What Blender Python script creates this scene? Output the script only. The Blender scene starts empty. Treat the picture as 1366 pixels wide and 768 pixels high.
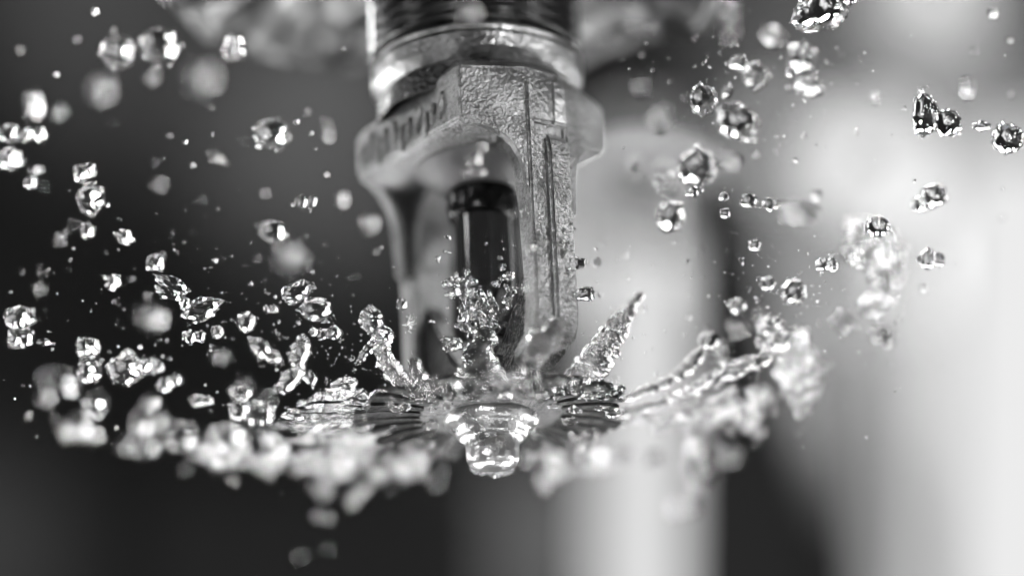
import bpy, bmesh, math, random
import numpy as np
from mathutils import Vector, Matrix, Euler, noise
R = math.radians
random.seed(7)
S = bpy.context.scene
COL = S.collection
S.unit_settings.system = 'METRIC'
S.unit_settings.scale_length = 0.01            # one unit is one centimetre

# ------------------------------------------------------------------ camera
PITCH, DIST, FPX = 20.0, 30.0, 4140.0          # looking up 20 degrees, 30 cm away; focal length in photo pixels
fwd = Vector((0, math.cos(R(PITCH)), math.sin(R(PITCH))))
upv = Vector((0, -math.sin(R(PITCH)), math.cos(R(PITCH))))
rtv = Vector((1, 0, 0))
CAM = Vector((0.254, 0, 0)) - fwd * DIST
cd = bpy.data.cameras.new('camera')
cam = bpy.data.objects.new('camera', cd); COL.objects.link(cam)
cam.location = CAM; cam.rotation_euler = (R(90 + PITCH), 0, 0)
cd.sensor_width = 36; cd.lens = 36 * FPX / 1366
cd.clip_start = 0.5; cd.clip_end = 1000
cd.dof.use_dof = True
cd.dof.focus_distance = DIST - 0.78
APERTURE = 2.0                                 # width of the pupil, cm
cd.dof.aperture_fstop = cd.lens * 1e-3 / APERTURE
cd.dof.aperture_blades = 0
S.camera = cam

def P(px, py, dz=0.0):
    """a point of the place: photograph pixel and distance behind (+) or before (-) the sprinkler's axis"""
    d = DIST + dz
    return CAM + fwd * d + rtv * ((px - 683) / FPX * d) + upv * ((384 - py) / FPX * d)
def cm(n, dz=0.0): return n * (DIST + dz) / FPX

# ------------------------------------------------------------------ world, exposure, render
w = bpy.data.worlds.new('World'); S.world = w; w.use_nodes = True
bg = w.node_tree.nodes['Background']
bg.inputs[0].default_value = (1, 1, 1, 1); bg.inputs[1].default_value = 0.12
S.view_settings.view_transform = 'Standard'; S.view_settings.look = 'None'
S.view_settings.exposure = 0.0; S.view_settings.gamma = 1.0
S.render.engine = 'CYCLES'
c = S.cycles
c.max_bounces = 20; c.transmission_bounces = 18; c.glossy_bounces = 6; c.diffuse_bounces = 2
c.transparent_max_bounces = 8
c.caustics_reflective = False; c.caustics_refractive = True
c.blur_glossy = 0.3
c.sample_clamp_indirect = 40.0; c.sample_clamp_direct = 0
c.use_denoising = True
try: c.denoiser = 'OPENIMAGEDENOISE'
except Exception: pass
c.use_adaptive_sampling = False

# ------------------------------------------------------------------ lamps
def area(name, loc, target, sx, sy, power):
    l = bpy.data.lights.new(name, 'AREA'); l.shape = 'RECTANGLE'; l.size = sx; l.size_y = sy; l.energy = power
    o = bpy.data.objects.new(name, l); COL.objects.link(o); o.location = loc
    o.rotation_euler = (Vector(target) - Vector(loc)).to_track_quat('-Z', 'Y').to_euler(); return o
def point(name, loc, rad, power):
    l = bpy.data.lights.new(name, 'POINT'); l.shadow_soft_size = rad; l.energy = power
    o = bpy.data.objects.new(name, l); COL.objects.link(o); o.location = loc; return o
def spot(name, loc, target, deg, power, blend=1.0, rad=1.0):
    l = bpy.data.lights.new(name, 'SPOT'); l.spot_size = R(deg); l.spot_blend = blend; l.energy = power; l.shadow_soft_size = rad
    o = bpy.data.objects.new(name, l); COL.objects.link(o); o.location = loc
    o.rotation_euler = (Vector(target) - Vector(loc)).to_track_quat('-Z', 'Y').to_euler(); return o
area('front_lamp', (-8, -25, -9), (0, 0, 0.3), 1.8, 1.8, 2000)
area('front_lamp', (13, -21, 9), (0, 0, 1.2), 2.4, 2.4, 2300)  # added to brighten the boss's slanting front face
area('added_side_light', (21, -10, 9), (0, 0, 0.5), 2.4, 2.4, 1700)  # added side lights, unseen, to brighten the arm and boss faces
area('added_side_light', (-22, 8, 9), (0, 0, 1), 1.6, 1.6, 420)
area('added_low_light', (-3, -9, -22), (0, 0, -1), 5, 3, 450)  # added lights from below to brighten the nut and undersides
area('added_low_light', (9, -6, -22), (0, 0, -1), 2.5, 2.5, 500)
area('left_strip_light', (-25, -10, 4), (0, 0, 1), 1.0, 9, 1100)
area('added_right_fill', (22, -6, -10), (0, 0, 0), 16, 16, 640)  # added unseen fill that lightens the drops at the right
area('right_softbox', (20, 20, 5), (0, 0, 0), 2, 10, 260)
def ring_light(theta, phi, dist, size, radiance):
    d = fwd * math.cos(R(theta)) + (rtv * math.cos(R(phi)) + upv * math.sin(R(phi))) * math.sin(R(theta))
    area('added_back_light', d * dist, (0, 0, -.3), size, size, radiance * math.pi * size * size)  # added ring of unseen lights for sparkle in the water
for th, ph, sz, rad in ((33, 58, 2.4, 60), (31, 152, 2.0, 75), (32, 185, 2.2, 65), (31, 95, 2.4, 60), (48, -34, 2.4, 45), (46, 160, 1.7, 50), (50, 40, 2.4, 45),
                        (62, -68, 3.0, 60), (62, 248, 3.0, 70), (64, 205, 3.0, 60), (85, -95, 3.0, 50), (85, 215, 3.0, 50), (80, -35, 3.0, 50), (75, 120, 3.0, 50)):
    ring_light(th, ph, 23, sz, rad)
for lx, ly, lz, lp in ((9, -24, 7, 700), (-13, -17, 9, 900), (-16, -4, -9, 800), (12, 4, -14, 700), (-4, 6, -18, 900), (-20, 6, 10, 800), (16, 9, 11, 700)):
    point('flash_lamp', (lx, ly, lz), 0.45, lp)

# ------------------------------------------------------------------ materials
def mat(name): 
    m = bpy.data.materials.new(name); m.use_nodes = True
    return m, m.node_tree, m.node_tree.nodes['Principled BSDF']
def metal(name, base, rough, grain=30.0, bump=0.5, var=0.35, coat=0.0, dist=0.012, pits=0.0, det=4.0):
    m, t, b = mat(name); N, L = t.nodes, t.links
    b.inputs['Metallic'].default_value = 1.0
    b.inputs['Coat Weight'].default_value = coat; b.inputs['Coat Roughness'].default_value = 0.06; b.inputs['Coat IOR'].default_value = 1.33
    tc = N.new('ShaderNodeTexCoord')
    n1 = N.new('ShaderNodeTexNoise'); n1.inputs['Scale'].default_value = grain; n1.inputs['Detail'].default_value = det; n1.inputs['Roughness'].default_value = 0.6
    n2 = N.new('ShaderNodeTexNoise'); n2.inputs['Scale'].default_value = 3.2; n2.inputs['Detail'].default_value = 5
    for n in (n1, n2): L.new(tc.outputs['Object'], n.inputs['Vector'])
    cr = N.new('ShaderNodeValToRGB'); e = cr.color_ramp.elements
    e[0].position = 0.3; e[1].position = 0.72
    lo = base * (1 - var); e[0].color = (lo, lo, lo, 1); e[1].color = (base, base, base, 1)
    L.new(n2.outputs['Fac'], cr.inputs['Fac'])
    g = N.new('ShaderNodeMapRange'); g.inputs['From Min'].default_value = 0.36; g.inputs['From Max'].default_value = 0.62
    g.inputs['To Min'].default_value = 1 - pits; g.inputs['To Max'].default_value = 1.0; L.new(n1.outputs['Fac'], g.inputs['Value'])
    mx = N.new('ShaderNodeMix'); mx.data_type = 'RGBA'; mx.blend_type = 'MULTIPLY'; mx.inputs['Factor'].default_value = 1
    L.new(cr.outputs['Color'], mx.inputs[6]); L.new(g.outputs['Result'], mx.inputs[7]); L.new(mx.outputs[2], b.inputs['Base Color'])
    mr = N.new('ShaderNodeMapRange'); mr.inputs['To Min'].default_value = rough * 0.75; mr.inputs['To Max'].default_value = rough * 1.3
    L.new(n2.outputs['Fac'], mr.inputs['Value']); L.new(mr.outputs['Result'], b.inputs['Roughness'])
    bp = N.new('ShaderNodeBump'); bp.inputs['Strength'].default_value = bump; bp.inputs['Distance'].default_value = dist
    L.new(n1.outputs['Fac'], bp.inputs['Height']); L.new(bp.outputs['Normal'], b.inputs['Normal']); L.new(bp.outputs['Normal'], b.inputs['Coat Normal'])
    return m
M_CAST = metal('cast_metal', 0.42, 0.36, 27, 1.0, 0.5, 0.15, 0.02, 0.3, 2.0)
M_CASTDARK = metal('shaded_cast_metal', 0.1, 0.42, 18, 1.0, 0.7, 0.3, 0.05, 0.3, 1.5)  # darker copy of the cast metal, standing in for shade on web and neck
M_TURN = metal('turned_metal', 0.4, 0.32, 19, 1.0, 0.5, 0.2, 0.013, 0.25, 1.5)
M_DULL = metal('dull_metal', 0.2, 0.5, 20, 0.5, 0.2, 0.0, 0.02)
M_THREAD = metal('dark_thread_metal', 0.08, 0.24, 20, 0.2, 0.3, 0.15, 0.01)
M_DEFL = metal('wet_tine_metal', 0.035, 0.3, 14, 0.9, 0.5, 0.5, 0.03)
M_DISC = metal('wet_disc_metal', 0.27, 0.4, 16, 1.0, 0.5, 0.5, 0.05, 0.4)
M_NUT = metal('polished_nut_metal', 0.6, 0.28, 7, 0.6, 0.15, 0.5, 0.04)
M_PLATE = metal('wet_plate_metal', 0.13, 0.34, 1.5, 1.0, 0.6, 0.15, 0.06, 0.0, 1.0)
M_BLACK = metal('black_metal', 0.02, 0.25, 20, 0.2, 0.2, 0.3, 0.01)

def water(name, rough=0.02, bump=0.0, scale=20):
    m, t, b = mat(name)
    b.inputs['Base Color'].default_value = (1, 1, 1, 1)
    b.inputs['Roughness'].default_value = rough
    b.inputs['IOR'].default_value = 1.333
    b.inputs['Transmission Weight'].default_value = 1.0
    if bump:
        N, L = t.nodes, t.links
        tc = N.new('ShaderNodeTexCoord'); n1 = N.new('ShaderNodeTexNoise'); n1.inputs['Scale'].default_value = scale; n1.inputs['Detail'].default_value = 2
        bp = N.new('ShaderNodeBump'); bp.inputs['Strength'].default_value = bump; bp.inputs['Distance'].default_value = 0.02
        L.new(tc.outputs['Object'], n1.inputs['Vector']); L.new(n1.outputs['Fac'], bp.inputs['Height']); L.new(bp.outputs['Normal'], b.inputs['Normal'])
    return m
M_WATER = water('clear_water', 0.015, 0.15, 5)
M_SPRAY = water('rippled_water', 0.02, 0.4, 22)
def glassbulb():
    m, t, b = mat('dark_bulb_glass')
    b.inputs['Base Color'].default_value = (0.012, 0.012, 0.012, 1); b.inputs['Roughness'].default_value = 0.04
    b.inputs['Coat Weight'].default_value = 1.0; b.inputs['Coat Roughness'].default_value = 0.02
    return m
M_BULB = glassbulb()
def matte(name, v, rough=0.8, var=0.25, scale=0.15):
    m, t, b = mat(name); N, L = t.nodes, t.links
    b.inputs['Roughness'].default_value = rough; b.inputs['Specular IOR Level'].default_value = 0.08
    tc = N.new('ShaderNodeTexCoord'); n = N.new('ShaderNodeTexNoise'); n.inputs['Scale'].default_value = scale; n.inputs['Detail'].default_value = 4
    cr = N.new('ShaderNodeValToRGB'); a = v * (1 - var); z = v * (1 + var)
    cr.color_ramp.elements[0].position = 0.3; cr.color_ramp.elements[1].position = 0.7
    cr.color_ramp.elements[0].color = (a, a, a, 1); cr.color_ramp.elements[1].color = (z, z, z, 1)
    L.new(tc.outputs['Object'], n.inputs['Vector']); L.new(n.outputs['Fac'], cr.inputs['Fac']); L.new(cr.outputs['Color'], b.inputs['Base Color'])
    return m
M_WALL = matte('grey_plaster', 0.04, 0.9, 0.6, 0.12)
M_DARK = matte('dark_painted_board', 0.01)
M_GREY = matte('grey_painted_board', 0.25)
def glow(name, s):
    m, t, b = mat(name)
    b.inputs['Base Color'].default_value = (0.1, 0.1, 0.1, 1)
    b.inputs['Emission Color'].default_value = (1, 1, 1, 1); b.inputs['Emission Strength'].default_value = s
    return m

# ------------------------------------------------------------------ mesh helpers
def link(name, me, m, parent=None):
    o = bpy.data.objects.new(name, me); COL.objects.link(o)
    if m and not me.materials: me.materials.append(m)
    if parent: o.parent = parent
    return o
def tag(o, label, cat, group=None):
    o['label'] = label; o['category'] = cat
    if group: o['group'] = group
    return o
def empty(name, loc=(0, 0, 0), rot=(0, 0, 0)):
    o = bpy.data.objects.new(name, None); COL.objects.link(o); o.location = loc; o.rotation_euler = rot; o.empty_display_size = 0.2
    return o
def finish(bm, sharp=None):
    me = bpy.data.meshes.new('mesh'); bmesh.ops.recalc_face_normals(bm, faces=bm.faces[:]); bm.to_mesh(me); bm.free()
    me.shade_smooth()
    if sharp: me.set_sharp_from_angle(angle=R(sharp))
    return me
def lathe(profile, seg=96, wob=0.0, sharp=40):
    """profile of (radius, z); closed with caps where radius is 0"""
    bm = bmesh.new(); rings = []
    for r, z in profile:
        if r < 1e-6: rings.append([bm.verts.new((0, 0, z))])
        else: rings.append([bm.verts.new((r * math.cos(2 * math.pi * k / seg), r * math.sin(2 * math.pi * k / seg), z)) for k in range(seg)])
    for a, b in zip(rings, rings[1:]):
        for k in range(seg):
            k2 = (k + 1) % seg
            if len(a) == 1 and len(b) == 1: continue
            if len(a) == 1: bm.faces.new((a[0], b[k], b[k2]))
            elif len(b) == 1: bm.faces.new((a[k], b[0], a[k2]))
            else: bm.faces.new((a[k], a[k2], b[k2], b[k]))
    if wob:
        for v in bm.verts: v.co += noise.noise_vector(v.co * 3) * wob
    return finish(bm, sharp)
def extrude_poly(pts, axis_fn, t0, t1, bevel=0.03, seg=3, sharp=35):
    """polygon pts extruded between t0 and t1; axis_fn(a, b, t) -> xyz"""
    bm = bmesh.new()
    A = [bm.verts.new(axis_fn(a, b, t0)) for a, b in pts]; B = [bm.verts.new(axis_fn(a, b, t1)) for a, b in pts]
    bm.faces.new(A[::-1]); bm.faces.new(B)
    n = len(pts)
    for i in range(n): bm.faces.new((A[i], A[(i + 1) % n], B[(i + 1) % n], B[i]))
    bmesh.ops.recalc_face_normals(bm, faces=bm.faces[:])
    if bevel:
        es = [e for e in bm.edges if e.calc_face_angle(0) > R(25)]
        bmesh.ops.bevel(bm, geom=es, offset=bevel, segments=seg, affect='EDGES', clamp_overlap=True)
    return finish(bm, sharp)
def box(sx, sy, sz, bevel=0.0):
    bm = bmesh.new(); bmesh.ops.create_cube(bm, size=1.0)
    bmesh.ops.scale(bm, vec=(sx, sy, sz), verts=bm.verts[:])
    if bevel: bmesh.ops.bevel(bm, geom=bm.edges[:], offset=bevel, segments=2, affect='EDGES')
    return finish(bm, 35)

# ------------------------------------------------------------------ the background: a wall, boards, lamps and added glows far out of focus
wall_y = P(683, 384, 75).y
bm = bmesh.new()
bmesh.ops.create_grid(bm, x_segments=2, y_segments=2, size=90)
bmesh.ops.rotate(bm, cent=(0, 0, 0), matrix=Matrix.Rotation(R(90), 3, 'X'), verts=bm.verts[:])
o = link('wall', finish(bm), M_WALL); o.location = (0, wall_y, 20); o['kind'] = 'structure'
def wallpt(px, py):
    d = P(px, py, 0) - CAM; return CAM + d * ((wall_y - 0.05 - CAM.y) / d.y)
def wallspot(px, py, rpx, power, name='added_wall_spot', dy=-45, dzz=30, dx=0):
    t = wallpt(px, py); l = t + Vector((dx, dy, dzz))
    dist = (t - l).length; rr = rpx * dist * 0 + rpx * (DIST + 75) / FPX
    return spot(name, l, t, math.degrees(2 * math.atan(rr / dist)), power, 1.0, 1.5)  # added unseen spots that make the grey patches on the wall
wallspot(440, 175, 225, 290000)
wallspot(140, -20, 250, 190000)
wallspot(-40, 790, 200, 140000)
wallspot(1300, 390, 430, 1500000)
wallspot(1110, 80, 250, 360000)
wallspot(770, 740, 180, 90000, dy=-22, dzz=14)

def tube_lamp(px, y0, y1, dz, wpx, strength, label):
    a, b = P(px, y0, dz), P(px, y1, dz)
    r = cm(wpx, dz) / 2; h = (a - b).length
    t = empty('fluorescent_tube', b); t.rotation_euler = (a - b).to_track_quat('Z', 'Y').to_euler()
    tag(t, label, 'lamp')
    link('tube', lathe([(r, 0), (r, h)], 32), glow('tube_glow', strength), t)
    link('end_cap', lathe([(0, h + 1.0), (r * .6, h + 1.0), (r * 1.04, h + .8), (r * 1.04, h), (0, h)], 32), M_GREY, t)
    link('end_cap', lathe([(0, -1.0), (r * 1.04, -.9), (r * 1.04, 0), (0, 0)], 32), M_GREY, t)
    return t
tube_lamp(858, 320, 900, 32, 122, 0.72, 'slim white glowing tube standing blurred behind the right spray')
def panel(px0, px1, y0, y1, dz, strength, label):
    a, b = P((px0 + px1) / 2, (y0 + y1) / 2, dz), None
    W, H = cm(px1 - px0, dz), cm(y1 - y0, dz)
    t = empty('light_panel', a, (R(PITCH), 0, 0)); tag(t, label, 'lamp')
    link('diffuser', box(W, 0.3, H), glow('panel_glow', strength), t)
    h = link('housing', box(W * 1.03, 1.5, H * 1.02, 0.1), M_GREY, t); h.location = (0, 0.92, 0)
    return t
panel(1250, 1560, 190, 1000, 55, 0.8, 'wide white light panel blurred at the right edge of the photo')
def globe(px, py, dz, r, s, label):
    t = empty('glowing_globe', P(px, py, dz)); tag(t, label, 'lamp')
    pr = [(0, -r)] + [(r * math.cos(a), r * math.sin(a)) for a in [R(x) for x in range(-80, 71, 10)]] + [(r * .3, r * .96)]
    link('globe', lathe(pr, 32), glow('globe_glow', s), t)
    link('socket', lathe([(0, r * 1.9), (r * .36, r * 1.9), (r * .36, r * .9), (0, r * .9)], 24), M_GREY, t)
    return t
globe(856, 326, 62, 1.8, 4.0, 'added round glow blurred behind the tip of the leaping splash tongue')  # glowing ball added for a soft bright patch, no known lamp
globe(1040, 190, 66, .8, .8, 'dim added round glow blurred between the pale drops and the bright lamp')  # added glow to mottle the bright background
globe(1160, 215, 60, 1.1, 1.7, 'round glowing lamp blurred above the big ragged water clump')
globe(1300, 345, 58, 1.9, 2.4, 'larger round glowing lamp blurred near the right edge')
globe(1245, -10, 62, 1.4, 0.9, 'round glowing lamp cut by the top edge, upper right')
def board(pts, dz, th, m, name, label):
    """a standing board whose outline is given in pixels at its own distance"""
    o0 = P(pts[0][0], pts[0][1], dz)
    f = lambda a, b, t: tuple(P(a, b, dz) - o0 + fwd * t)
    me = extrude_poly(pts, f, 0, th, 0.04, 2)
    o = link(name, me, m); o.location = o0; tag(o, label, 'board'); return o
board([(930, 250), (1000, 250), (1110, 900), (922, 900)], 16, 0.8, M_DARK, 'dark_board', 'dark leaning board blurred between the white tube and the light panel')
board([(1120, 470), (1165, 460), (1230, 900), (1165, 900)], 18, 0.6, M_GREY, 'grey_board', 'narrow grey leaning board blurred left of the wide light panel')
board([(200, 660), (650, 655), (652, 900), (200, 900)], 24, 0.8, M_DARK, 'dark_board', 'low dark board blurred under the left spray, ending below the nut')

# ------------------------------------------------------------------ the sprinkler head
TILT = Euler((0, R(-2.4), 0))
spr = empty('fire_sprinkler', (0, 0, 0), TILT)
tag(spr, 'pendent metal fire sprinkler head with glass bulb, water bursting off its toothed deflector', 'sprinkler')
ANG = R(-57)
eu = Vector((math.cos(ANG), math.sin(ANG), 0)); ev = Vector((-math.sin(ANG), math.cos(ANG), 0))
def uvz(u, v, z): return tuple(eu * u + ev * v + Vector((0, 0, z)))

# threaded shank: rings of thread with rounded crests
prof = [(0.96, 2.36), (0.99, 2.40)]
z = 2.40
while z < 4.0:
    prof += [(1.02, z), (1.05, z + .035), (1.053, z + .045), (1.045, z + .058), (1.012, z + .10), (1.01, z + .115)]
    z += .13
link('thread', lathe(prof, 128, 0, 60), M_THREAD, spr)
col_prof = [(0.86, 1.98), (0.94, 1.99), (1.03, 2.08), (1.045, 2.10), (1.045, 2.235), (1.0, 2.245), (1.0, 2.265), (1.04, 2.28), (1.045, 2.32), (1.02, 2.35), (0.95, 2.37)]
link('neck', lathe([(0.99, 1.72), (0.985, 1.95), (0.95, 1.995), (0.86, 2.0)], 96, 0.006, 50), M_CASTDARK, spr)  # dark colour stands in for shade in the gap under the collar
link('collar', lathe(col_prof, 128, 0.012, 35), M_TURN, spr)
# wrench boss
hexp = [(.90, -.80), (1.17, -.22), (1.17, .22), (.83, .92), (-.90, .80), (-1.17, .22), (-1.17, -.22), (-.83, -.92)]
bm = bmesh.new(); rings = []
for zz, s in ((1.235, .9), (1.26, .965), (1.30, 1.0), (1.70, 1.0), (1.80, .93), (1.83, .84)):
    ring = []
    for a, b in hexp:
        q = Vector(uvz(a * s, b * s, zz))
        if zz > 1.5: q.z += 0.02 - 0.085 * q.y - (0.03 if q.x < -.5 else 0)
        ring.append(bm.verts.new(q))
    rings.append(ring)
for a, b in zip(rings, rings[1:]):
    for i in range(8): bm.faces.new((a[i], a[(i + 1) % 8], b[(i + 1) % 8], b[i]))
bm.faces.new(rings[0][::-1]); bm.faces.new(rings[-1])
bmesh.ops.recalc_face_normals(bm, faces=bm.faces[:])
bmesh.ops.bevel(bm, geom=[e for e in bm.edges if e.calc_face_angle(0) > R(22)], offset=0.018, segments=2, affect='EDGES', clamp_overlap=True)
boss = link('wrench_boss', finish(bm, 30), M_CAST, spr)
# raised casting marks on the left flat, too worn to read
random.seed(3)
for k in range(11):
    u = -0.70 + 0.132 * k + random.uniform(-.02, .02)
    r = random.uniform(.03, .045); hgt = random.uniform(.1, .17)
    bm = bmesh.new(); bmesh.ops.create_uvsphere(bm, u_segments=10, v_segments=6, radius=1)
    for v in bm.verts: v.co = Vector(uvz(u + v.co.x * r + v.co.z * 0.03, -.862 + .069 * u + v.co.y * .05, 1.47 + v.co.z * hgt + random.uniform(-.01, .01) + .06 * math.sin(k * 2.1)))
    link('casting_mark', finish(bm), M_CAST, spr)
# frame arms
inner = [(.74, -.92), (.92, -.78), (.97, -.5), (.95, 0), (.92, .45), (.87, .80), (.83, .95), (.76, 1.08), (.64, 1.17), (.45, 1.225), (.30, 1.24)]
outer = [(.30, 1.30), (.9, 1.30), (1.08, 1.34), (1.14, 1.30), (1.15, -.66), (1.11, -.82), (.98, -.96), (.74, -1.06)]
webp = [(.97, .14), (.86, -.06), (.66, -.36), (.44, -.62), (.22, -.84), (.25, -1.12), (.70, -1.05), (.95, -.86), (1.02, -.5)]
for sgn in (1, -1):
    f = lambda a, b, t, s=sgn: uvz(a * s, t, b)
    arm = link('frame_arm', extrude_poly(inner + outer, f, -.22, .22, .03, 3), M_CAST, spr)
    link('web', extrude_poly(webp, f, -.12, .12, .03, 3), M_CASTDARK, arm)  # shade on the web's face put into its dark metal
    rib = [(1.04, -.90), (1.14, -.86), (1.20, -.74),  (1.22, -.60), (1.22, 1.02), (1.19, 1.14), (1.12, 1.20)]
    link('rib', extrude_poly(rib, f, -.02, .235, .03, 3), M_CAST, arm)
    edge = [(1.04, -.90), (1.13, -.85), (1.18, -.74), (1.20, -.60), (1.20, 1.66), (1.12, 1.76)]
    link('ridge', extrude_poly(edge, f, -.23, -.15, .02, 3), M_CAST, arm)
    edge = [(1.12, 1.30), (1.20, 1.28), (1.20, 1.66), (1.17, 1.78), (1.12, 1.78)]
    link('lug', extrude_poly(edge, f, .06, .225, .04, 3), M_TURN, arm)
    for sv in (1, -1):                                  # arched web between the boss's slanting face and the arm
        ca = (.90, .80) if sgn * sv < 0 else (.83, .92)
        A, B = Vector(uvz(ca[0] * sgn, ca[1] * sv, 0)), Vector(uvz(1.17 * sgn, .22 * sv, 0))
        dd = (B - A); Lf = dd.length; dd = dd / Lf
        nn = Vector((-dd.y, dd.x, 0)); nn = nn if nn.dot(A) < 0 else -nn
        g = lambda a, b, t, A=A, dd=dd, nn=nn: tuple(A + dd * a + nn * (t + .004) + Vector((0, 0, b)))
        pl = [(.03, 1.34), (.03, 1.235), (.20, 1.225), (.36, 1.17), (.48, 1.07), (.56, .92), (.60, .70), (.63, .40), (Lf, .40), (Lf, 1.34)]
        link('arch', extrude_poly(pl, g, 0, .13, .025, 3), M_CAST, arm)
# seats, bulb, hub
link('bulb_cap', lathe([(0, 1.25), (.66, 1.25), (.65, 1.20), (.50, 1.08), (.40, .99), (.35, .97), (0, .97)], 64, 0, 40), M_DULL, spr)
bulb = link('glass_bulb', lathe([(0, .92), (.2, .92), (.285, .86), (.29, .70), (.285, .68), (.285, -.02), (.26, -.13), (.19, -.25), (.12, -.33), (.10, -.44), (0, -.46)], 64, 0, 50), M_BULB, spr)
link('bulb_collar', lathe([(.28, .985), (.345, .975), (.35, .95), (.35, .80), (.33, .71), (.30, .69), (.28, .69)], 64, 0, 50), M_BLACK, bulb)
link('bulb_seat', lathe([(0, -.38), (.13, -.38), (.2, -.40), (.215, -.46), (.2, -.53), (.16, -.55), (0, -.55)], 48, 0, 50), M_BLACK, spr)
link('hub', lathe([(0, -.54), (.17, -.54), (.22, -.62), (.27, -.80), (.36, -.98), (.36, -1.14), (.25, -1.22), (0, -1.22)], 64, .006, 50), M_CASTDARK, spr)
# deflector: a plate and its tines
dfl = link('deflector', lathe([(0, -1.20), (.55, -1.20), (.66, -1.235), (.69, -1.27), (.66, -1.30), (.5, -1.315), (0, -1.32)], 96, .008, 50), M_DISC, spr)
NT = 28
random.seed(11)
for k in range(NT):
    a0 = 2 * math.pi * (k + .5) / NT
    long = 1.0 if k % 3 else 0.94
    bm = bmesh.new(); rows = []
    droop = random.uniform(.0, .05); twist = random.uniform(-.2, .2)
    for i in range(7):
        t = i / 6
        r = .60 + (1.31 * long - .60) * t
        hw = .052 + .052 * t - (.02 if i == 6 else 0)
        zc = -1.265 - droop * t * t + .015 * math.sin(t * 3)
        ring = []
        for (sx, sz) in ((-1, -1), (-.5, -1.25), (.5, -1.25), (1, -1), (1, 1), (-1, 1)):
            y = hw * sx; zz = zc + .02 * sz + y * twist * t
            ring.append(bm.verts.new((r * math.cos(a0) - y * math.sin(a0), r * math.sin(a0) + y * math.cos(a0), zz)))
        rows.append(ring)
    for a, b in zip(rows, rows[1:]):
        for i in range(6): bm.faces.new((a[i], a[(i + 1) % 6], b[(i + 1) % 6], b[i]))
    bm.faces.new(rows[0]); bm.faces.new(rows[-1][::-1])
    bmesh.ops.recalc_face_normals(bm, faces=bm.faces[:])
    bmesh.ops.bevel(bm, geom=[e for e in bm.edges if e.calc_face_angle(0) > R(40)], offset=.012, segments=2, affect='EDGES', clamp_overlap=True)
    link('tine', finish(bm, 50), M_DEFL, dfl)
nut = link('nut', lathe([(0, -1.30), (.44, -1.30), (.455, -1.335), (.44, -1.385), (.39, -1.43), (.345, -1.455), (.335, -1.50), (.30, -1.54), (.25, -1.555), (0, -1.56)], 96, .01, 60), M_NUT, spr)
link('screw_tip', lathe([(.24, -1.54), (.255, -1.58), (.25, -1.73), (.22, -1.79), (.1, -1.82), (0, -1.82)], 64, .012, 60), M_NUT, nut)

# ------------------------------------------------------------------ plate round the pipe, above
bm = bmesh.new(); rings = []; SEG = 120
for r, z0 in ((.9, 4.05), (1.4, 3.92), (1.9, 3.78), (2.3, 3.62), (2.55, 3.50), (2.66, 3.40), (2.78, 3.34), (2.88, 3.40), (2.88, 3.5), (2.76, 3.6), (2.3, 3.9), (1.5, 4.1), (.9, 4.2)):
    ring = []
    for k in range(SEG):
        a = 2 * math.pi * k / SEG
        n = noise.noise(Vector((math.cos(a) * r * 1.1, math.sin(a) * r * 1.1, 3.3)))
        rr = r * (1 + .06 * noise.noise(Vector((math.cos(a) * 3, math.sin(a) * 3, 1))) + .02 * noise.noise(Vector((math.cos(a) * 11, math.sin(a) * 11, 1))))
        fold = .12 * math.sin(a * 5 + 3 * n + r * 1.5)
        ring.append(bm.verts.new((rr * math.cos(a), rr * math.sin(a), z0 + (fold + .26 * n + .10 * noise.noise(Vector((math.cos(a) * r * 3, math.sin(a) * r * 3, 8)))) * min(1, (r - .8)))))
    rings.append(ring)
for a, b in zip(rings, rings[1:]):
    for k in range(SEG): bm.faces.new((a[k], a[(k + 1) % SEG], b[(k + 1) % SEG], b[k]))
esc = link('ceiling_plate', finish(bm, 60), M_PLATE); esc.location = (-.42, 0, 0)
tag(esc, 'wet uneven metal plate round the pipe, cut by the top edge above the thread', 'plate')

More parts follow.
